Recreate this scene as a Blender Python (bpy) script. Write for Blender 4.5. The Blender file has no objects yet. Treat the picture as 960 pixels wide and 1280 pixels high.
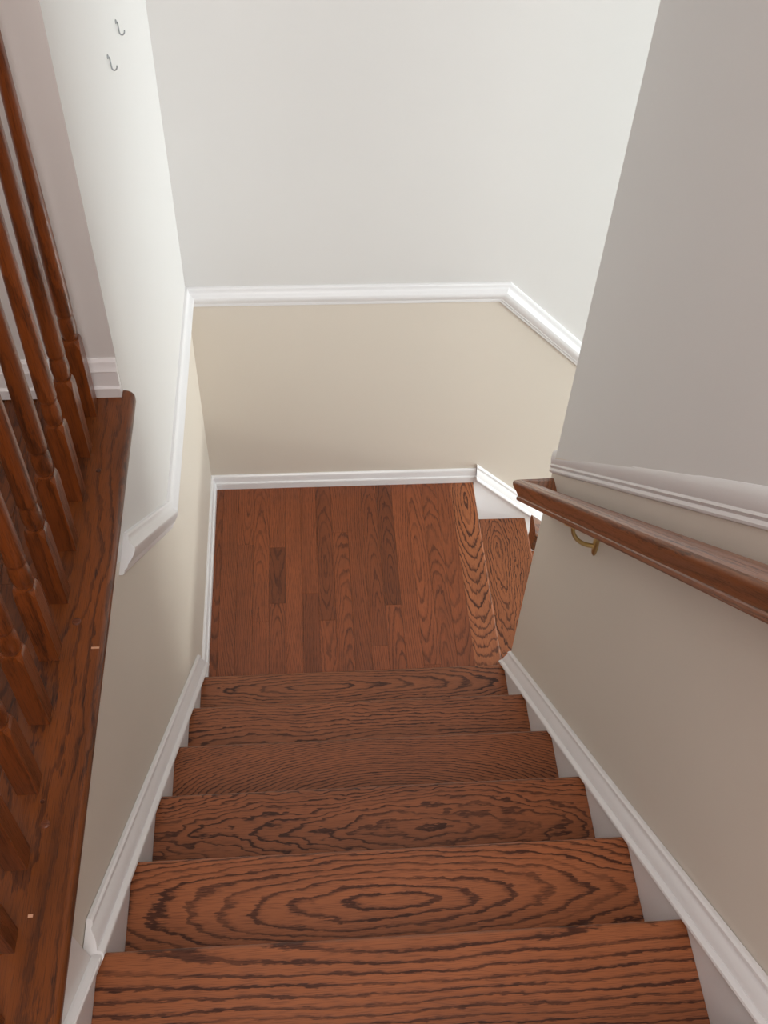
import bpy, bmesh, math, random
from mathutils import Vector, Matrix
rnd = random.Random(7)
S = bpy.context.scene
COL = S.collection

# ------------------------------------------------------------ camera
CAM_POS = Vector((0.32233546, -1.57364166, 2.76364745))
FPX = 1318.8
YAW, PITCH, ROLL = math.radians(6.03445378), math.radians(49.85439164), math.radians(2.86826641)
fw = Vector((math.sin(YAW)*math.cos(PITCH), math.cos(YAW)*math.cos(PITCH), -math.sin(PITCH)))
rt = Vector((math.cos(YAW), -math.sin(YAW), 0))
up = rt.cross(fw)
r2 = rt*math.cos(ROLL) + up*math.sin(ROLL)
u2 = -rt*math.sin(ROLL) + up*math.cos(ROLL)
cd = bpy.data.cameras.new('camera'); cam = bpy.data.objects.new('camera', cd); COL.objects.link(cam)
cam.matrix_world = Matrix(((r2.x, u2.x, -fw.x, CAM_POS.x), (r2.y, u2.y, -fw.y, CAM_POS.y), (r2.z, u2.z, -fw.z, CAM_POS.z), (0, 0, 0, 1)))
cd.sensor_fit = 'HORIZONTAL'; cd.sensor_width = 36.0; cd.lens = FPX/960*36.0; cd.clip_start = 0.02
S.camera = cam

# ------------------------------------------------------------ world and lights
w = bpy.data.worlds.new('world'); S.world = w; w.use_nodes = True
w.node_tree.nodes['Background'].inputs[0].default_value = (0.80, 0.88, 1.0, 1)
w.node_tree.nodes['Background'].inputs[1].default_value = 1.2
def area(name, loc, rot, sx, sy, power, color):
    d = bpy.data.lights.new(name, 'AREA'); d.shape = 'RECTANGLE'; d.size = sx; d.size_y = sy
    d.energy = power; d.color = color
    o = bpy.data.objects.new(name, d); COL.objects.link(o); o.location = loc; o.rotation_euler = rot
    return o
# daylight through the foyer window at the foot of the lower flight (faces -X)
area('window_daylight', (3.66, -0.85, 1.35), (0, math.radians(90), 0), 3.2, 2.5, 91, (0.925, 1.0, 0.975))
area('low_window_daylight', (3.66, 0.44, -0.97), (0, math.radians(90), 0), 0.34, 0.74, 44, (0.97, 1.0, 0.95))
# ceiling lamp and daylight of the upper hall, behind the camera
area('hall_lamp', (0.3, -2.25, 3.78), (0, 0, 0), 1.4, 1.2, 54, (1.0, 0.93, 0.90))
S.view_settings.view_transform = 'Standard'; S.view_settings.look = 'None'
S.view_settings.gamma = 1.0; S.view_settings.use_curve_mapping = False
S.view_settings.exposure = 0.0

# ------------------------------------------------------------ dimensions
H, RUN, W = 0.2, 0.21228, 0.85233        # riser, run, clear width between skirts
SL = H/RUN
WL, WR, WB = -0.02, 0.8723, 0.884        # wall planes: left, right, back
YC, YM = 0.0165, -0.12                   # end of the right wall; face of the upper hall wall
LD = 0.868                               # landing depth
XE = 0.891                               # landing nosing
ZU = 1.4                                 # upper floor
CEIL = 3.84

# ------------------------------------------------------------ materials
def new_mat(name):
    m = bpy.data.materials.new(name); m.use_nodes = True
    nt = m.node_tree; nt.nodes.clear()
    out = nt.nodes.new('ShaderNodeOutputMaterial'); b = nt.nodes.new('ShaderNodeBsdfPrincipled')
    nt.links.new(b.outputs[0], out.inputs[0])
    return m, nt, b
class G:
    """small helper to write node maths"""
    def __init__(s, nt): s.nt = nt
    def inp(s, sock, v):
        if isinstance(v, bpy.types.NodeSocket): s.nt.links.new(v, sock)
        elif v is not None: sock.default_value = v
    def m(s, op, a, b=None, c=None, clamp=False):
        n = s.nt.nodes.new('ShaderNodeMath'); n.operation = op; n.use_clamp = clamp
        s.inp(n.inputs[0], a); s.inp(n.inputs[1], b)
        if c is not None: s.inp(n.inputs[2], c)
        return n.outputs[0]
    def xyz(s, x, y, z):
        n = s.nt.nodes.new('ShaderNodeCombineXYZ')
        for i, v in enumerate((x, y, z)): s.inp(n.inputs[i], v)
        return n.outputs[0]
    def noise(s, vec, scale=1.0, detail=2.0, rough=0.5):
        n = s.nt.nodes.new('ShaderNodeTexNoise'); s.inp(n.inputs['Vector'], vec)
        n.inputs['Scale'].default_value = scale; n.inputs['Detail'].default_value = detail
        n.inputs['Roughness'].default_value = rough
        return n.outputs['Fac']
    def attr(s, name):
        n = s.nt.nodes.new('ShaderNodeAttribute'); n.attribute_type = 'OBJECT'; n.attribute_name = name
        return n.outputs['Fac']
    def ramp(s, fac, pts, interp='LINEAR'):
        n = s.nt.nodes.new('ShaderNodeValToRGB'); s.inp(n.inputs[0], fac); cr = n.color_ramp; cr.interpolation = interp
        while len(cr.elements) < len(pts): cr.elements.new(0.5)
        for e, (p, c) in zip(cr.elements, pts): e.position = p; e.color = (*c, 1) if len(c) == 3 else c
        return n.outputs[0]
    def mix(s, fac, a, b, mode='MIX'):
        n = s.nt.nodes.new('ShaderNodeMix'); n.data_type = 'RGBA'; n.blend_type = mode
        s.inp(n.inputs[0], fac); s.inp(n.inputs[6], a); s.inp(n.inputs[7], b)
        return n.outputs[2]
def srgb(r, g, b):
    f = lambda v: (v/255/12.92) if v/255 <= 0.04045 else ((v/255+0.055)/1.055)**2.4
    return (f(r), f(g), f(b))

def paint(name, col, rough=0.55, bump=0.06):
    m, nt, b = new_mat(name); g = G(nt)
    tc = nt.nodes.new('ShaderNodeTexCoord').outputs['Object']
    v = g.noise(tc, 2.2, 3)
    f = g.m('MULTIPLY_ADD', v, 0.05, 0.975)
    b.inputs['Base Color'].default_value = (*col, 1)
    n = nt.nodes.new('ShaderNodeVectorMath'); n.operation = 'SCALE'; n.inputs[0].default_value = col; nt.links.new(f, n.inputs[3])
    nt.links.new(n.outputs[0], b.inputs['Base Color'])
    b.inputs['Roughness'].default_value = rough
    bp = nt.nodes.new('ShaderNodeBump'); bp.inputs['Strength'].default_value = bump; bp.inputs['Distance'].default_value = 0.001
    nt.links.new(g.noise(tc, 260, 2), bp.inputs['Height']); nt.links.new(bp.outputs[0], b.inputs['Normal'])
    return m
def metal(name, col, rough):
    m, nt, b = new_mat(name); g = G(nt)
    tc = nt.nodes.new('ShaderNodeTexCoord').outputs['Object']
    b.inputs['Base Color'].default_value = (*col, 1); b.inputs['Metallic'].default_value = 1.0
    nt.links.new(g.m('MULTIPLY_ADD', g.noise(tc, 90, 2), 0.15, rough), b.inputs['Roughness'])
    return m

def oak(name, light, dark, contrast=0.85, rough=0.36, coat=0.10, blotch=0.25, pore=0.45):
    """stained oak: growth rings cut lengthwise. Grain runs along the object's local X.
    Object properties: seed, tone, eye_x, eye_y, pitch (ring spacing), taper (how blunt the cathedrals are), wild"""
    m, nt, b = new_mat(name); g = G(nt)
    tc = nt.nodes.new('ShaderNodeTexCoord').outputs['Object']
    sp = nt.nodes.new('ShaderNodeSeparateXYZ'); nt.links.new(tc, sp.inputs[0])
    u, v, z = sp.outputs
    seed, tone = g.attr('seed'), g.attr('tone')
    ex, ey, pitch, taper, wild = (g.attr(k) for k in ('eye_x', 'eye_y', 'pitch', 'taper', 'wild'))
    us = g.m('ADD', u, g.m('MULTIPLY', seed, 3.17))
    big = g.noise(g.xyz(g.m('MULTIPLY', us, 3.2), g.m('MULTIPLY', v, 8.0), g.m('MULTIPLY_ADD', z, 6.0, seed)), 1, 1.5)
    med = g.noise(g.xyz(g.m('MULTIPLY', us, 16.0), g.m('MULTIPLY', v, 45.0), g.m('MULTIPLY_ADD', z, 30.0, seed)), 1, 2.5)
    fine = g.noise(g.xyz(g.m('MULTIPLY', us, 70.0), g.m('MULTIPLY', v, 500.0), g.m('MULTIPLY', z, 500.0)), 1, 2)
    du = g.m('MULTIPLY', g.m('SUBTRACT', u, ex), taper)
    dv = g.m('SUBTRACT', v, ey)
    dz = g.m('MULTIPLY_ADD', z, 0.9, 0.004)
    h = g.m('SQRT', g.m('ADD', g.m('ADD', g.m('MULTIPLY', du, du), g.m('MULTIPLY', dv, dv)), g.m('MULTIPLY', dz, dz)))
    h = g.m('ADD', h, g.m('MULTIPLY', g.m('SUBTRACT', big, 0.5), wild))
    h = g.m('MULTIPLY_ADD', g.m('SUBTRACT', med, 0.5), g.m('MULTIPLY', wild, 0.36), h)
    rag = g.noise(g.xyz(g.m('MULTIPLY', us, 55.0), g.m('MULTIPLY', v, 170.0), g.m('MULTIPLY', z, 170.0)), 1, 2)
    h = g.m('MULTIPLY_ADD', g.m('SUBTRACT', rag, 0.5), g.m('MULTIPLY', pitch, 0.30), h)
    ph = g.m('DIVIDE', g.m('MULTIPLY_ADD', g.m('MULTIPLY', h, h), 3.0, h), pitch)
    ph = g.m('MULTIPLY_ADD', g.m('SUBTRACT', fine, 0.5), 0.35, ph)
    fr = g.m('FRACT', ph)
    line = g.ramp(fr, [(0.0, (0, 0, 0)), (0.50, (0.06, 0.06, 0.06)), (0.64, (0.45, 0.45, 0.45)), (0.72, (1, 1, 1)), (0.88, (0.95, 0.95, 0.95)), (0.96, (0, 0, 0))])
    # each ring has its own strength
    rs = g.noise(g.xyz(g.m('FLOOR', ph), seed, g.m('MULTIPLY', us, 1.3)), 3.7, 1)
    line = g.m('MULTIPLY', line, g.m('MULTIPLY_ADD', rs, 1.5, 0.05, clamp=True))
    pores = g.noise(g.xyz(g.m('MULTIPLY', us, 26.0), g.m('MULTIPLY', v, 900.0), g.m('MULTIPLY', z, 900.0)), 1, 1)
    pores = g.ramp(pores, [(0.50, (0, 0, 0)), (0.68, (1, 1, 1))])
    k = g.m('ADD', g.m('MULTIPLY', line, contrast), g.m('MULTIPLY', pores, pore), clamp=True)
    bl = g.noise(g.xyz(g.m('MULTIPLY', us, 4.0), g.m('MULTIPLY', v, 20.0), seed), 1, 3)
    c = g.mix(k, (*light, 1), (*dark, 1))
    f = g.m('MULTIPLY', tone, g.m('MULTIPLY_ADD', g.m('SUBTRACT', bl, 0.5), blotch*2, 1.0))
    n = nt.nodes.new('ShaderNodeVectorMath'); n.operation = 'SCALE'; nt.links.new(c, n.inputs[0]); nt.links.new(f, n.inputs[3])
    nt.links.new(n.outputs[0], b.inputs['Base Color'])
    nt.links.new(g.m('MULTIPLY_ADD', k, 0.12, rough), b.inputs['Roughness'])
    b.inputs['Specular IOR Level'].default_value = 0.35
    b.inputs['Coat Weight'].default_value = coat; b.inputs['Coat Roughness'].default_value = 0.22
    bp = nt.nodes.new('ShaderNodeBump'); bp.inputs['Strength'].default_value = 0.25; bp.inputs['Distance'].default_value = 0.0012
    nt.links.new(g.m('SUBTRACT', 1.0, k), bp.inputs['Height']); nt.links.new(bp.outputs[0], b.inputs['Normal'])
    return m

M_UP = paint('wall_paint_pale', (0.731, 0.716, 0.703))
M_LO = paint('wall_paint_beige', (0.71, 0.645, 0.565))
M_TRIM = paint('trim_gloss_white', (0.83, 0.82, 0.83), 0.28, 0.02)
M_RISER = paint('riser_white', (0.78, 0.76, 0.75), 0.35, 0.02)
M_CEIL = paint('ceiling_white', (0.80, 0.79, 0.78), 0.7)
M_TREAD = oak('oak_tread', srgb(150, 89, 55), srgb(62, 28, 13), contrast=1.0)
M_LAND = oak('oak_landing', srgb(142, 77, 44), srgb(62, 26, 12), contrast=0.6, blotch=0.3)
M_OLD = oak('oak_aged', srgb(122, 64, 23), srgb(44, 19, 8), contrast=0.6, blotch=0.6, rough=0.3)
M_RAIL = oak('oak_handrail', srgb(140, 80, 38), srgb(62, 30, 14), contrast=0.6, rough=0.28, coat=0.5)
M_SPIN = oak('oak_baluster', srgb(124, 63, 24), srgb(46, 20, 8), contrast=0.5, rough=0.28, coat=0.4, blotch=0.5)
M_PLUG = oak('oak_plug', srgb(120, 66, 40), srgb(48, 24, 16), contrast=0.8)
M_CHIP = paint('bare_wood_chip', srgb(196, 150, 120))
M_CAULK = paint('caulk', (0.75, 0.70, 0.68), 0.5)
M_BRASS = metal('aged_brass', (0.62, 0.47, 0.22), 0.28)
M_HOOK = metal('nickel', (0.36, 0.37, 0.38), 0.3)
m, nt, b = new_mat('glass_pane')
tr = nt.nodes.new('ShaderNodeBsdfTransparent'); gl = nt.nodes.new('ShaderNodeBsdfGlossy'); gl.inputs['Roughness'].default_value = 0.03
mx = nt.nodes.new('ShaderNodeMixShader'); mx.inputs[0].default_value = 0.06
nt.links.new(tr.outputs[0], mx.inputs[1]); nt.links.new(gl.outputs[0], mx.inputs[2])
nt.links.new(mx.outputs[0], nt.nodes['Material Output'].inputs[0]); M_GLASS = m

# ------------------------------------------------------------ mesh helpers
def obj(name, bm, mats, parent=None, frame=None, **props):
    """frame: 4x4 placing the local grain frame in the world; vertices arrive in world coordinates"""
    bmesh.ops.recalc_face_normals(bm, faces=bm.faces[:])
    me = bpy.data.meshes.new(name)
    if frame is None: frame = Matrix.Identity(4)
    bm.transform(frame.inverted()); bm.to_mesh(me); bm.free()
    for mt in (mats if isinstance(mats, (list, tuple)) else [mats]): me.materials.append(mt)
    o = bpy.data.objects.new(name, me); COL.objects.link(o)
    if parent is not None:
        o.parent = parent
        o.matrix_parent_inverse = Matrix.Identity(4)
        pw = WORLD.get(parent.name, Matrix.Identity(4))
        o.matrix_local = pw.inverted() @ frame
    else: o.matrix_world = frame
    WORLD[o.name] = frame
    for k, v in props.items(): o[k] = v
    return o
WORLD = {}
def empty(name, loc, label=None, cat=None, kind=None, group=None):
    o = bpy.data.objects.new(name, None); COL.objects.link(o); o.location = loc; o.empty_display_size = 0.05
    WORLD[o.name] = Matrix.Translation(loc)
    tag(o, label, cat, kind, group); return o
def tag(o, label=None, cat=None, kind=None, group=None):
    for k, v in (('label', label), ('category', cat), ('kind', kind), ('group', group)):
        if v: o[k] = v
    return o
def smooth(o, ang=35):
    me = o.data
    for p in me.polygons: p.use_smooth = True
    me.set_sharp_from_angle(angle=math.radians(ang)); return o
def frame_at(p, xdir, zdir=(0, 0, 1)):
    x = Vector(xdir).normalized(); z = Vector(zdir); z = (z - x*z.dot(x)).normalized(); y = z.cross(x)
    return Matrix(((x.x, y.x, z.x, p[0]), (x.y, y.y, z.y, p[1]), (x.z, y.z, z.z, p[2]), (0, 0, 0, 1)))
def prism(bm, pts, axis, a, b, mi=0):
    """polygon pts (in the two remaining axes, in order x<y<z) extruded along axis from a to b"""
    def V(q, t):
        l = list(q); l.insert(axis, t); return bm.verts.new(l)
    A = [V(q, a) for q in pts]; B = [V(q, b) for q in pts]; n = len(pts); fs = []
    fs.append(bm.faces.new(A[::-1])); fs.append(bm.faces.new(B))
    for i in range(n): fs.append(bm.faces.new((A[i], A[(i+1) % n], B[(i+1) % n], B[i])))
    for f in fs: f.material_index = mi
    return fs
def box(bm, x0, x1, y0, y1, z0, z1, mi=0):
    return prism(bm, [(y0, z0), (y1, z0), (y1, z1), (y0, z1)], 0, x0, x1, mi)
def bevel(bm, w=0.001, seg=1):
    es = [e for e in bm.edges if len(e.link_faces) == 2 and e.calc_face_angle(0) > 0.5]
    bmesh.ops.bevel(bm, geom=es, offset=w, segments=seg, affect='EDGES', profile=0.5)
def sweep(bm, prof, path, outs, ends=(None, None), closed=True):
    """mitred sweep. path: points; outs: one outward normal per segment; profile (out, up)"""
    path = [Vector(p) for p in path]; n = len(path); segs = []
    for i in range(n-1):
        d = (path[i+1]-path[i]).normalized(); o = Vector(outs[i]).normalized(); u = o.cross(d)
        if u.z < 0: u = -u
        segs.append((d, o, u.normalized()))
    rings = []
    for i in range(n):
        if i == 0: pn = Vector(ends[0]) if ends[0] else segs[0][0]; use = [0]
        elif i == n-1: pn = Vector(ends[1]) if ends[1] else segs[-1][0]; use = [n-2]
        else: pn = segs[i-1][0]+segs[i][0]; use = [i-1, i]
        ring = []
        for a, b2 in prof:
            acc = Vector((0, 0, 0))
            for k in use:
                d, o, u = segs[k]; q = path[i]+o*a+u*b2
                acc += q + d*((path[i]-q).dot(pn)/d.dot(pn))
            ring.append(bm.verts.new(acc/len(use)))
        rings.append(ring)
    m = len(prof)
    for i in range(n-1):
        for j in range(m if closed else m-1):
            bm.faces.new((rings[i][j], rings[i][(j+1) % m], rings[i+1][(j+1) % m], rings[i+1][j]))
    bm.faces.new(rings[0][::-1]); bm.faces.new(rings[-1])
def tube(bm, pts, rad, seg=10):
    pts = [Vector(p) for p in pts]; rings = []
    ref = Vector((0.3, 0.9, 0.2))
    for i, p in enumerate(pts):
        d = (pts[min(i+1, len(pts)-1)]-pts[max(i-1, 0)]).normalized()
        a = d.cross(ref).normalized(); c = d.cross(a)
        r = rad[i] if isinstance(rad, (list, tuple)) else rad
        rings.append([bm.verts.new(p+a*math.cos(t)*r+c*math.sin(t)*r) for t in [2*math.pi*k/seg for k in range(seg)]])
    for i in range(len(rings)-1):
        for j in range(seg): bm.faces.new((rings[i][j], rings[i][(j+1) % seg], rings[i+1][(j+1) % seg], rings[i+1][j]))
    bm.faces.new(rings[0][::-1]); bm.faces.new(rings[-1])
def lathe(bm, prof, c, seg=16, cap=True):
    """prof: (radius, z) ; axis Z through c"""
    rings = [[bm.verts.new((c[0]+r*math.cos(2*math.pi*k/seg), c[1]+r*math.sin(2*math.pi*k/seg), c[2]+z)) for k in range(seg)] for r, z in prof]
    for i in range(len(rings)-1):
        for j in range(seg): bm.faces.new((rings[i][j], rings[i][(j+1) % seg], rings[i+1][(j+1) % seg], rings[i+1][j]))
    bm.faces.new(rings[0][::-1]); bm.faces.new(rings[-1])
def NB(): return bmesh.new()
def wood(seed=0, tone=1.0, ex=0.0, ey=0.0, pitch=0.011, taper=0.12, wild=0.03):
    return dict(seed=float(seed), tone=float(tone), eye_x=float(ex), eye_y=float(ey), pitch=float(pitch), taper=float(taper), wild=float(wild))
def nose(t, r=0.009, n=5):
    """rounded nosing outline: (forward, down) from the top edge, thickness t"""
    pts = []
    for k in range(n+1):
        a = math.pi/2*k/n; pts.append((-r+r*math.sin(a), -r+r*math.cos(a)))
    for k in range(n+1):
        a = math.pi/2*k/n; pts.append((-r+r*math.cos(a), -t+r-r*math.sin(a)))
    return pts

# ------------------------------------------------------------ setting: walls
ZB = -1.62
# left wall: chair rail line (paint changes at the rail)
RL0 = 0.792; RB = 0.05; RS = 0.957       # rail underside height over landing, bend, slope
mid = RL0+0.03
bm = NB()
yend = RB-(1.36-mid)/RS
t = 0.12
# lower paint
prism(bm, [(-3.2, ZB), (WB, ZB), (WB, mid), (RB, mid), (yend, 1.36), (-3.2, 1.36)], 0, WL-t, WL, 1)
# upper paint
prism(bm, [(RB, mid), (WB, mid), (WB, CEIL), (YM, CEIL), (YM, 1.36), (yend, 1.36)], 0, WL-t, WL, 0)
wl = tag(obj('wall_left', bm, [M_UP, M_LO]), kind='structure')
# back wall
bm = NB(); BX = 0.893; XF = 3.7
prism(bm, [(WL-t, ZB), (XF, ZB), (XF, mid-(XF-BX)*0.94 if mid-(XF-BX)*0.94 > ZB else ZB+0.01), (BX, mid), (WL-t, mid)], 1, WB, WB+t, 1)
prism(bm, [(WL-t, mid), (BX, mid), (XF, mid-(XF-BX)*0.94), (XF, CEIL), (WL-t, CEIL)], 1, WB, WB+t, 0)
tag(obj('wall_back', bm, [M_UP, M_LO]), kind='structure')
# right wall: stands between the two flights
RZ = 1.0; RSR = 0.975                    # rail underside height at the wall end, slope
bm = NB(); q = RZ+0.04; XR2 = 0.992
yy = YC-(CEIL-q)/RSR
prism(bm, [(-3.2, ZB), (YC, ZB), (YC, q), (yy, CEIL), (-3.2, CEIL)], 0, WR, XR2, 1)
prism(bm, [(YC, q), (YC, CEIL), (yy, CEIL)], 0, WR, XR2, 0)
tag(obj('wall_right', bm, [M_UP, M_LO]), kind='structure')
# low sloping wall that carries the lower handrail, open to the foyer above it
KT = 0.93; KS = 0.94
bm = NB(); prism(bm, [(XR2, ZB), (3.4, ZB), (3.4, KT-(3.4-XR2)*KS), (XR2, KT)], 1, YC-0.12, YC, 1)
tag(obj('wall_knee', bm, [M_UP, M_LO]), kind='structure')
bm = NB(); sweep_cap = [(XR2, KT), (3.4, KT-(3.4-XR2)*KS), (3.4, KT-(3.4-XR2)*KS+0.03), (XR2, KT+0.03)]
prism(bm, sweep_cap, 1, YC-0.135, YC+0.015); tag(obj('trim_3', bm, M_TRIM), 'white cap of the low wall beside the lower flight', kind='structure')
# upper hall wall, facing the camera
bm = NB(); box(bm, -1.42, WL-t, YM, YM+t, 1.30, CEIL); tag(obj('wall_hall', bm, M_UP), kind='structure')
bm = NB(); box(bm, -1.54, -1.42, -3.2, YM+t, 1.30, CEIL); tag(obj('wall_hall_side', bm, M_UP), kind='structure')
bm = NB(); box(bm, -1.54, XF+0.12, -3.32, -3.2, ZB, CEIL); tag(obj('wall_rear', bm, M_UP), kind='structure')
bm = NB(); box(bm, -1.54, XF+0.12, -3.32, WB+t, CEIL, CEIL+0.1); tag(obj('ceiling', bm, M_CEIL), kind='structure')
# foyer end wall with the tall window
bm = NB(); wy0, wy1, wz0, wz1 = -2.1, 0.4, -0.25, 2.95
box(bm, XF, XF+0.12, -3.2, wy0, ZB, CEIL); box(bm, XF, XF+0.12, wy1, WB+t, -0.76, CEIL); box(bm, XF, XF+0.12, 0.82, WB+t, ZB, -0.76); box(bm, XF, XF+0.12, wy1-0.34, 0.82, ZB, -1.18)
box(bm, XF, XF+0.12, wy0, wy1-0.34, ZB, wz0); box(bm, XF, XF+0.12, wy1-0.34, wy1, -0.76, wz0); box(bm, XF, XF+0.12, wy0, wy1, wz1, CEIL)
tag(obj('wall_foyer', bm, M_UP), kind='structure')
win = empty('window_1', (XF+0.03, (wy0+wy1)/2, wz0), kind='structure')
bm = NB()
box(bm, XF+0.02, XF+0.06, wy0, wy0+0.04, wz0, wz1); box(bm, XF+0.02, XF+0.06, wy1-0.04, wy1, wz0, wz1)
for z in (wz0, 0.92, wz1-0.04): box(bm, XF+0.02, XF+0.06, wy0+0.04, wy1-0.04, z, z+0.04)
for z0, z1 in ((wz0+0.04, 0.92), (0.96, wz1-0.04)): box(bm, XF+0.02, XF+0.06, -0.87, -0.83, z0, z1)
obj('window_frame', bm, M_TRIM, win)
for z0, z1 in ((wz0+0.04, 0.92), (0.96, wz1-0.04)):
    bm = NB(); box(bm, XF+0.035, XF+0.039, wy0+0.04, wy1-0.04, z0, z1); obj('window_pane', bm, M_GLASS, win)

door = empty('window_2', (XF+0.03, 0.44, -1.18), kind='structure')
bm = NB()
box(bm, XF+0.02, XF+0.06, 0.06, 0.09, -1.18, -0.76); box(bm, XF+0.02, XF+0.06, 0.79, 0.82, -1.18, -0.76)
for z in (-1.18, -0.79): box(bm, XF+0.02, XF+0.06, 0.09, 0.79, z, z+0.03)
obj('window_frame', bm, M_TRIM, door)
bm = NB(); box(bm, XF+0.035, XF+0.039, 0.09, 0.79, -1.15, -0.79); obj('window_pane', bm, M_GLASS, door)

# ------------------------------------------------------------ mouldings
P_BASE = [(0, 0), (0.016, 0), (0.016, 0.026), (0.0145, 0.029), (0.0115, 0.031), (0.0105, 0.036), (0.0095, 0.043), (0.0095, 0.049), (0.0075, 0.055), (0.004, 0.058), (0, 0.058)]
P_RAIL = [(0, 0), (0.007, 0), (0.009, 0.003), (0.009, 0.008), (0.0115, 0.010), (0.0135, 0.0115), (0.0135, 0.0155), (0.0155, 0.018), (0.019, 0.024), (0.022, 0.031), (0.0235, 0.038), (0.0225, 0.0425), (0.019, 0.046), (0.0135, 0.049), (0.0105, 0.0525), (0.009, 0.057), (0.0085, 0.062), (0.006, 0.066), (0, 0.067)]
P_RAILB = [(a*1.15, b_*1.36) for a, b_ in P_RAIL]
P_CAP = [(0, -0.004), (0.0290, -0.004), (0.0300, -0.001), (0.0290, 0.0025), (0.0262, 0.0045), (0.0215, 0.0055), (0.0200, 0.0050), (0.0190, 0.0085), (0.0172, 0.013), (0.0145, 0.018), (0.0112, 0.0225), (0.0088, 0.0255), (0.0080, 0.0275), (0.0098, 0.0300), (0.0090, 0.0340), (0.0055, 0.0365), (0, 0.037)]
Xp, Xm, Yp, Ym = (1, 0, 0), (-1, 0, 0), (0, 1, 0), (0, -1, 0)
# landing chair rail: rises over the stairs on the left wall, level round the landing, falls on the back wall
ys = -0.439
bm = NB()
sweep(bm, P_RAIL, [(WL, ys, RL0+(RB-ys)*RS), (WL, RB, RL0), (WL, WB, RL0), (BX, WB, RL0), (2.6, WB, RL0-(2.6-BX)*0.94)], [Xp, Xp, Ym, Ym], ends=((0, 0, 1), None))
tag(smooth(obj('trim_1', bm, M_TRIM), 25), 'white chair rail around the landing, level on the back wall and sloping at both ends', kind='structure')
bm = NB()
yr = -2.6
sweep(bm, P_RAILB, [(WR, yr, RZ-0.012+(YC-yr)*RSR), (WR, YC, RZ-0.012), (XR2-0.002, YC, RZ-(XR2-0.002-WR)*0.94)], [Xm, Yp])
tag(smooth(obj('trim_2', bm, M_TRIM), 25), 'white chair rail sloping along the right wall above the wooden handrail', kind='structure')
# baseboards of the landing
bm = NB(); sweep(bm, P_BASE, [(WL, 0.045, 0), (WL, WB, 0), (0.897, WB, 0)], [Xp, Ym])
tag(smooth(obj('baseboard_back', bm, M_TRIM), 25), 'white baseboard around the left and far edges of the landing', kind='structure')
# baseboard of the upper hall
P_HB = [(0, 0), (0.015, 0), (0.016, 0.022), (0.012, 0.026), (0.012, 0.058), (0.0135, 0.061), (0.009, 0.068), (0.007, 0.078), (0.003, 0.083), (0, 0.083)]
bm = NB(); sweep(bm, P_HB, [(-1.42, YM, ZU), (WL-0.0005, YM, ZU)], [Ym])
tag(smooth(obj('baseboard_hall', bm, M_TRIM), 25), 'white baseboard of the upper hall behind the balusters', kind='structure')

# ------------------------------------------------------------ floors
PW = 0.0525; X0 = 0.0195
def plank(x0, x1, y0, y1, ztop, parent, mat, props, th=0.018, name='plank'):
    bm = NB(); gp = 0.0003
    box(bm, x0+gp, x1-gp, y0+gp, y1-gp, ztop-th, ztop); bevel(bm, 0.0007)
    return obj(name, bm, mat, parent, frame_at(((x0+x1)/2, (y0+y1)/2, ztop), (0, 1, 0)), **props)
landing = empty('floor', (0.43, 0.43, -0.02), 'stained oak plank landing between the two flights', kind='structure')
bm = NB(); box(bm, WL, XE-0.03, -0.028, WB, -0.06, -0.018)
obj('subfloor', bm, M_LAND, landing, **wood(3, 0.6))
bm = NB(); box(bm, XE-0.045, XE-0.03, YC, WB, -0.19, -0.06); obj('subfloor_trim', bm, M_RISER, landing)
cuts = {0: [], 1: [0.11], 2: [0.62], 3: [0.3103], 4: [0.3785, 0.605], 5: [], 6: [0.4128], 7: [0.307], 8: [0.66], 9: [], 10: [0.205], 11: [0.357], 12: [], 13: [0.13], 14: [], 15: []}
dark = {(4, 1): 0.62, (11, 1): 0.62, (7, 1): 0.72, (6, 0): 0.80, (4, 0): 0.9, (5, 0): 1.04, (3, 0): 1.08, (8, 0): 0.95, (13, 1): 1.08, (12, 0): 1.05, (9, 0): 0.84, (2, 1): 0.97, (0, 0): 0.85, (10, 1): 0.82}
for i in range(16):
    a = X0+(i-1)*PW; b_ = a+PW
    if i == 0: a = WL+0.001
    if i == 15: b_ = XE-0.084
    ysn = [-0.025]+cuts[i]+[WB-0.001]
    for j in range(len(ysn)-1):
        y0, y1 = ysn[j], ysn[j+1]
        tone = dark.get((i, j), 0.92+0.16*rnd.random())
        cath = rnd.random() < 0.45
        plank(a, b_, y0, y1, 0, landing, M_LAND, wood(10+i*3.3+j*1.7, tone, rnd.uniform(-0.5, 0.5), rnd.uniform(-0.012, 0.012) if cath else rnd.choice((-1, 1))*rnd.uniform(0.05, 0.09),
              rnd.uniform(0.006, 0.010), rnd.uniform(0.06, 0.12), 0.022 if cath else 0.010))
bm = NB(); pf = nose(0.026)
pts = [(XE+a, z) for a, z in pf]+[(XE-0.084, -0.026), (XE-0.084, 0)]
vs = [[bm.verts.new((x, y, z)) for x, z in pts] for y in (YC-0.04, WB-0.001)]
def stitch(bm, rings):
    n = len(rings[0])
    for r0, r1 in zip(rings, rings[1:]):
        for j in range(n): bm.faces.new((r0[j], r0[(j+1) % n], r1[(j+1) % n], r1[j]))
    bm.faces.new(rings[0][::-1]); bm.faces.new(rings[-1])
stitch(bm, vs)
smooth(obj('nosing_board', bm, M_TREAD, landing, frame_at((XE-0.042, 0.43, 0), (0, 1, 0)), **wood(42, 1.20, 0.36, -0.006, 0.0105, 0.17, 0.030)), 40)
# caulk bead between nosing and lower tread is a plain highlight; nothing built

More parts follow.
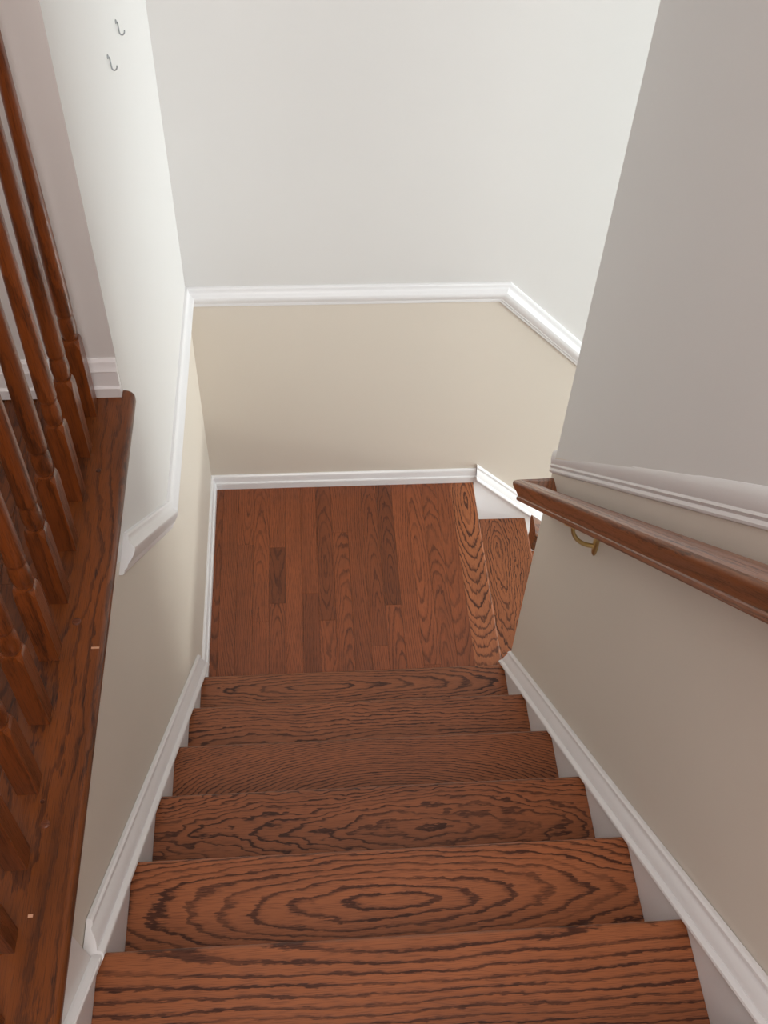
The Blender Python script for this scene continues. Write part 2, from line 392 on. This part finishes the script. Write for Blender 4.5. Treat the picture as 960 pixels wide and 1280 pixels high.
# upper hall floor, planks parallel to the balustrade
hall = empty('floor.001', (-0.7, -1.6, ZU-0.02), 'dark oak plank floor of the upper hall', kind='structure')
bm = NB(); box(bm, -1.42, WL, -3.2, YM, ZU-0.08, ZU-0.02)
obj('subfloor', bm, M_OLD, hall, **wood(4, 0.5))
x = -0.118; k = 0
while x > -1.42:
    x1 = max(x-0.057, -1.42); y = -3.199
    while y < YM-0.002:
        y1 = min(y+rnd.uniform(0.5, 1.3), YM-0.001)
        if YM-y1 < 0.2: y1 = YM-0.001
        plank(x1, x, y, y1, ZU-0.003, hall, M_OLD, wood(80+k*1.3, rnd.uniform(0.45, 0.72), rnd.uniform(-.5, .5), rnd.uniform(-.05, .05), 0.009, 0.1, 0.02)); k += 1
        y = y1
    x = x1
# upper landing the photographer stands on
upl = empty('floor.002', (0.43, -2.2, ZU-0.02), 'oak floor at the head of the stairs', kind='structure')
bm = NB(); box(bm, WL, WR, -3.2, -6*RUN-0.03, ZU-0.08, ZU-0.02); obj('subfloor', bm, M_OLD, upl, **wood(4, 0.5))
yy0 = -6*RUN
bm = NB(); pts = [(yy0+a, ZU+z) for a, z in nose(0.026)]+[(yy0-0.09, ZU-0.026), (yy0-0.09, ZU)]
prism(bm, pts, 0, 0, WR); smooth(obj('nosing_board', bm, M_TREAD, upl, frame_at((0.43, yy0-0.045, ZU), (1, 0, 0)), **wood(51)), 40)
for k in range(15):
    plank(X0*0+k*0.0582, (k+1)*0.0582-0.0005, -3.199, yy0-0.0905, ZU, upl, M_LAND, wood(60+k, rnd.uniform(.85, 1.1), rnd.uniform(-.5, .5), rnd.uniform(-.05, .05), .008, .1, .02))
# foyer floor
bm = NB(); box(bm, XR2, XF, -3.2, WB, ZB-0.1, -1.6); tag(obj('floor.003', bm, M_CAULK), 'foyer floor below the lower flight', kind='structure')

# ------------------------------------------------------------ upper flight
st = empty('staircase', (0.426, -0.6, 0), 'straight upper flight of six stained oak treads with bold dark grain and white side boards', 'staircase')
tp = {  # number counted from the landing upwards: seed, tone, eye position, pitch, taper, wild
    1: wood(5.2, 0.90, -0.10, 0.055, 0.0085, 0.10, 0.030),
    2: wood(11.4, 0.92, 0.20, -0.02, 0.0125, 0.07, 0.045),
    3: wood(2.9, 0.90, 0.05, -0.055, 0.0085, 0.30, 0.020),
    4: wood(17.7, 0.86, 0.05, 0.01, 0.0130, 0.13, 0.085),
    5: wood(23.3, 1.04, -0.01, 0.015, 0.0150, 0.19, 0.045),
    6: wood(31.8, 0.98, 0.12, 0.10, 0.019, 0.06, 0.03)}
for k in range(1, 7):
    z = k*H; y = -(k-1)*RUN
    bm = NB(); pts = [(y+a, z+b2) for a, b2 in nose(0.026, 0.010)]+[(y-RUN-0.028, z-0.026), (y-RUN-0.028, z)]
    prism(bm, pts, 0, 0.0003, W-0.0003)
    smooth(obj('tread', bm, M_TREAD, st, frame_at((W/2, y-RUN/2, z), (1, 0, 0)), **tp[k]), 40)
for k in range(0, 7):
    z = k*H; yr_ = -k*RUN-0.026; bm = NB()     # riser of step k+1 stands behind that step's nosing
    box(bm, 0.0003, W-0.0003, yr_-0.015, yr_, z+0.0004, z+H-0.0264)
    obj('riser', bm, M_RISER, st)
# skirt boards, with a cap moulding that follows the nosings
line = lambda y: H-y*SL
for side in (0, 1):
    x0, x1, out, wp = ((WL+0.0012, 0.0, Xp, WL+0.0012), (W, WR-0.0012, Xm, WR-0.0012))[side]   # a hair clear of the walls
    yb = 0.062 if side == 0 else YC-0.001
    if side == 0: zb = 0.001
    else: zb = 0.001
    bm = NB(); yt = -1.235 if side == 0 else -6*RUN+0.001
    prism(bm, [(-0.0255, zb), (yb, zb), (yb, line(yb)-0.0055), (yt, line(yt)-0.0055), (yt, line(yt)-0.42)], 0, x0, x1)
    sk = obj('skirt_board', bm, M_TRIM, st)
    bm = NB(); off = lambda y: line(y)+0.004
    if side == 0:
        ycut = -1.074
        sweep(bm, P_CAP, [(wp, ycut, off(ycut)), (wp, 0.088, off(0.088))], [out], ends=((0, 0, 1), (0, 1, 0)))
        o = obj('cap_moulding', bm, M_TRIM, sk); smooth(o, 25)
        bm = NB()
        P_STRIP = [(0.014, -0.004), (0.0285, -0.004), (0.0285, 0.0015), (0.0265, 0.0035), (0.018, 0.0045), (0.014, 0.0045)]
        sweep(bm, P_STRIP, [(wp, -1.225, off(-1.225)+0.012), (wp, ycut-0.002, off(ycut-0.002))], [out])
        obj('cap_moulding', bm, M_TRIM, sk, label='narrow plain end of the cap moulding')
        bm = NB(); prism(bm, [(ycut-0.002, off(ycut)), (ycut-0.018, 1.3735), (-1.235, 1.3735), (-1.235, off(-1.235)-0.006)], 0, WL+0.0012, WL+0.0150)
        obj('fascia', bm, M_RISER, sk)
    else:
        sweep(bm, P_CAP, [(wp, -6*RUN, off(-6*RUN)+0.012), (wp, -0.7, off(-0.7)+0.002), (wp, YC-0.001, off(YC-0.001))], [out, out], ends=(None, (0, 1, 0)))
        smooth(obj('cap_moulding', bm, M_TRIM, sk), 25)

# ------------------------------------------------------------ lower flight, turning right
lf = empty('staircase.001', (1.6, 0.44, -1.4), 'lower oak flight turning right off the landing behind the right wall', 'staircase')
for k in range(1, 7):
    z = -k*H; x = XE+k*RUN-0.0
    bm = NB(); pts = [(x+a, z+b2) for a, b2 in nose(0.026, 0.010)]+[(x-RUN-0.028, z-0.026), (x-RUN-0.028, z)]
    prism(bm, [(p[0], p[1]) for p in pts], 1, YC+0.0005, LD-0.0045)
    pr_ = wood(61+k*5.1, 1.03, 0.24, 0.015, 0.0105, 0.14, 0.06)
    smooth(obj('tread', bm, M_TREAD, lf, frame_at((x-RUN/2, 0.43, z), (0, 1, 0)), **pr_), 40)
for k in range(0, 8):
    x = XE+k*RUN-0.026
    zz = -k*H
    bm = NB(); box(bm, x-0.013, x, YC+0.0005, LD-0.0045, zz-H+0.0004 if k < 7 else -1.6, zz-0.0264)
    obj('riser', bm, M_RISER, lf)
bm = NB(); ln = lambda x: -(x-XE)*SL
prism(bm, [(XE+0.001, -0.19), (XE+0.001, ln(XE)+0.0), (XE+0.004, ln(XE)+0.036), (2.3, ln(2.3)+0.036), (2.3, -1.595), (2.0, -1.595)], 1, LD-0.004, WB-0.0012)
sk = obj('skirt_board', bm, M_TRIM, lf)
bm = NB(); sweep(bm, P_CAP, [(0.8985, WB-0.0012, 0.028), (2.3, WB-0.0012, 0.028-(2.3-0.8985)*SL)], [Ym], ends=((1, 0, 0), None))
smooth(obj('cap_moulding', bm, M_TRIM, sk), 25)

# ------------------------------------------------------------ balustrade of the upper hall
bal = empty('balustrade', (-0.06, -1.2, ZU), 'dark orange oak balustrade of turned balusters on a nosing board, left of the stairs', 'railing')
# nosing board: rounded edge over the stairwell, rounded far corner
bm = NB(); xe = 0.002; th = 0.026; yb = -0.116
def cap_ring(y, xmax, rr=0.009):
    pts = [(xmax+a, ZU+z) for a, z in nose(th, rr)]
    return [bm.verts.new((p[0], y, p[1])) for p in pts]+[bm.verts.new((-0.117, y, ZU-th)), bm.verts.new((-0.117, y, ZU))]
rings = [cap_ring(-3.2+0.001, xe)]
rings.append(cap_ring(yb-0.012, xe))
for a in (25, 50, 70, 90):
    t_ = math.radians(a); rings.append(cap_ring(yb-0.012+0.012*math.sin(t_), xe-0.012*(1-math.cos(t_))))
stitch(bm, rings)
nb = smooth(obj('nosing_board', bm, M_OLD, bal, frame_at((-0.05, -0.7, ZU), (0, 1, 0)), **wood(91, 0.84, 0.2, 0.02, 0.026, 0.085, 0.07)), 40)
for px, py, r_ in ((-0.0442, -0.3164, 0.0045), (-0.0445, -0.6308, 0.0068), (-0.047, -0.957, 0.0060), (-0.0552, -0.9245, 0.003)):
    bm = NB(); lathe(bm, [(r_*0.6, -0.004), (r_, -0.003), (r_, 0.0006), (r_*0.85, 0.0013), (r_*0.3, 0.0014)], (px, py, ZU), 16)
    smooth(obj('wood_plug', bm, M_PLUG, nb, frame_at((px, py, ZU), (1, 0, 0)), **wood(px*100, 0.75)), 40)
for px, py, l, w_ in ((-0.0105, -0.680, 0.0060, 0.0016), (-0.0488, -1.0787, 0.003, 0.002)):
    bm = NB(); box(bm, px-l, px+l, py-w_, py+w_, ZU-0.001, ZU+0.0006); bevel(bm, 0.0004)
    obj('wood_chip', bm, M_CHIP, nb, label='pale chip in the dark finish')
def baluster(y, i):
    cx = -0.0765; hw = 0.0152; bm = NB()
    zb, zt = ZU+0.0004, ZU+0.168
    # square block with chamfered corners running out into a round shoulder
    def sq(z, h, ch): 
        p = []
        for sx, sy in ((1, 1), (-1, 1), (-1, -1), (1, -1)):
            c1 = (sx*h, sy*(h-ch)); c2 = (sx*(h-ch), sy*h)
            p += [c1, c2] if sx*sy > 0 else [c2, c1]
        return [bm.verts.new((cx+a, y+b2, z)) for a, b2 in p]
    rs = [sq(zb, hw, 0.0008), sq(zt-0.012, hw, 0.0008), sq(zt-0.004, hw, 0.003), sq(zt+0.003, hw*0.99, 0.0062), sq(zt+0.007, hw*0.90, 0.0058)]
    n = 8
    for r0, r1 in zip(rs, rs[1:]):
        for j in range(n): bm.faces.new((r0[j], r0[(j+1) % n], r1[(j+1) % n], r1[j]))
    bm.faces.new(rs[0][::-1]); bm.faces.new(rs[-1])
    zt += 0.006
    pf = [(0.0115, 0), (0.0125, 0.004), (0.0140, 0.010), (0.0150, 0.020), (0.0150, 0.030), (0.0143, 0.038), (0.0132, 0.046), (0.0128, 0.049), (0.0138, 0.051), (0.0146, 0.0545), (0.0146, 0.058), (0.0143, 0.062), (0.0147, 0.085), (0.0144, 0.12), (0.0134, 0.20), (0.0118, 0.32), (0.0104, 0.45), (0.0095, 0.58), (0.0088, 0.68), (0.0085, 0.708)]
    lathe(bm, pf, (cx, y, zt), 18)
    o = obj('baluster', bm, M_SPIN, bal, frame_at((cx, y, ZU), (0, 0, 1), (1, 0, 0)), **wood(100+i*2.37, rnd.uniform(0.82, 1.05), rnd.uniform(0, .4), rnd.uniform(-.01, .01), 0.011, 0.05, 0.016))
    return smooth(o, 38)
ysb = [-0.1695, -0.2700, -0.3712, -0.4772, -0.5816, -0.6850, -0.7920, -0.8983, -1.0038]
while ysb[-1] > -3.05: ysb.append(ysb[-1]-0.1050)
for i, y in enumerate(ysb): baluster(y, i)
P_HR = [(0.0, 0.0), (0.021, 0.0), (0.0225, 0.0025), (0.0225, 0.0095), (0.0205, 0.0120), (0.0215, 0.0155), (0.0245, 0.022), (0.0300, 0.031), (0.0335, 0.038), (0.0345, 0.044), (0.0335, 0.0505), (0.027, 0.0565), (0.014, 0.0600)]
P_HR = P_HR + [(-a, b2) for a, b2 in P_HR[:0:-1]]
bm = NB(); sweep(bm, P_HR, [(-0.0765, -3.2, 2.28), (-0.0765, YM, 2.28)], [Xp])
smooth(obj('handrail', bm, M_RAIL, bal, frame_at((-0.0765, -1.6, 2.28), (0, 1, 0)), **wood(77, 0.9)), 30)

# ------------------------------------------------------------ right wall handrail
HX = 0.8165; ye, ze = -0.028, 0.934; hs = 0.961
hr = empty('handrail', (HX, -0.5, ze+0.5), 'brown oak handrail on brass bracket sloping down the right wall below the chair rail', 'handrail')
bm = NB(); ya = -1.9
pa = [(HX, ya, ze+(ye-ya)*hs), (HX, ye, ze), (WR-0.0005, ye, ze)]
def railsweep(bm, prof, pts, outs, endn=None):
    """plumb cross-section, horizontal mitre"""
    pts = [Vector(p) for p in pts]; rings = []
    ds = [(pts[i+1]-pts[i]).normalized() for i in range(len(pts)-1)]
    for i, p in enumerate(pts):
        use = [k for k in (i-1, i) if 0 <= k < len(ds)]
        pn = Vector((0, 0, 0))
        for k in use: dh = Vector((ds[k].x, ds[k].y, 0)).normalized(); pn += dh
        ring = []
        for a, b2 in prof:
            acc = Vector((0, 0, 0))
            for k in use:
                d = ds[k]; sec = 1/math.sqrt(max(1e-6, 1-d.z*d.z))
                q = p+Vector(outs[k])*a+Vector((0, 0, b2*sec)); acc += q+d*((p-q).dot(pn)/d.dot(pn))
            ring.append(bm.verts.new(acc/len(use)))
        rings.append(ring)
    stitch(bm, rings)
railsweep(bm, P_HR, pa, [Xm, Yp])
smooth(obj('rail', bm, M_RAIL, hr, frame_at((HX, -0.5, ze+0.5+0.055), (0, -1, hs)), **wood(71, 1.0, 0.1, 0.004, 0.0085, 0.035, 0.014)), 30)
# bracket
br_y = -0.335; bz = ze+(ye-br_y)*hs
def bracket(y, wall_x, x_r, z_under, parent):
    zc = z_under-0.060
    bm = NB()
    # oval wall plate
    n = 20; ring = []
    for t0, sc in ((0.0, 1.0), (0.003, 1.0), (0.006, 0.8), (0.0075, 0.4)):
        ring.append([bm.verts.new((wall_x-t0-0.0003, y+0.010*sc*math.cos(2*math.pi*k/n), zc+0.033*sc*math.sin(2*math.pi*k/n))) for k in range(n)])
    stitch(bm, ring)
    b_ = smooth(obj('bracket', bm, M_BRASS, parent, frame_at((wall_x, y, zc), (1, 0, 0))), 50)
    bm = NB(); pts = []
    for k in range(13):
        a = math.pi/2*k/12
        pts.append((wall_x-0.006-(wall_x-x_r-0.006)*math.sin(a), y+0.004*math.sin(a), zc-0.004+(z_under-zc+0.002)*(1-math.cos(a))))
    tube(bm, pts, [0.0048-0.0010*k/12 for k in range(13)], 10)
    smooth(obj('bracket_arm', bm, M_BRASS, b_, frame_at((wall_x, y, zc), (1, 0, 0))), 60)
    bm = NB(); box(bm, x_r-0.009, x_r+0.009, y-0.028, y+0.028, -0.0, 0.0028)
    for v in bm.verts: v.co.z += z_under-0.0032-(v.co.y-y)*hs
    obj('bracket_saddle', bm, M_BRASS, b_)
bracket(br_y, WR, HX, bz, hr)
bracket(-1.45, WR, HX, ze+(ye+1.45)*hs, hr)

# lower handrail on the far side of the right wall
lh = empty('handrail.001', (1.2, 0.09, 0.5), 'short glimpse of the lower flight handrail, its moulded end behind the right wall corner', 'handrail')
bm = NB(); ly = YC+0.062; lx0 = 0.876; lz = 0.655
railsweep(bm, P_HR, [(lx0, ly, lz), (2.4, ly, lz-(2.4-lx0)*0.94)], [Yp])
smooth(obj('rail', bm, M_RAIL, lh, frame_at((1.2, ly, 0.5), (1, 0, -0.94)), **wood(19, 0.95)), 30)
bm = NB(); box(bm, 1.2-0.007, 1.2+0.007, YC+0.0003, ly, 0.36, 0.374); obj('bracket', bm, M_BRASS, lh)

# ------------------------------------------------------------ cup hooks high on the left wall
def hook(y, z, label):
    # shank out of the wall, curling up; seen from above
    e = empty('cup_hook', (WL, y, z), label, 'hook')
    bm = NB(); n = 14; ring = []
    for t0, r_ in ((0.0, 0.0042), (0.0012, 0.0042), (0.0022, 0.003), (0.0026, 0.0012)):
        ring.append([bm.verts.new((WL+t0+0.0002, y+r_*math.cos(2*math.pi*k/n), z+r_*math.sin(2*math.pi*k/n))) for k in range(n)])
    stitch(bm, ring); smooth(obj('flange', bm, M_HOOK, e), 40)
    bm = NB(); pts = [(WL+0.001, y, z), (WL+0.0035, y, z-0.001), (WL+0.0040, y+0.001, z-0.006)]
    for k in range(15):
        a = math.pi+math.pi*1.05*k/14
        pts.append((WL+0.0085+0.0045*math.cos(a), y+0.004+0.0004*k, z-0.022+0.0065*math.sin(a)))
    tube(bm, pts, 0.0014, 8); smooth(obj('hook_wire', bm, M_HOOK, e), 60)
hook(0.4423, 1.8222, 'upper right one of two tiny metal cup hooks high on the left wall')
hook(0.2992, 1.8258, 'lower left one of two tiny metal cup hooks high on the left wall')
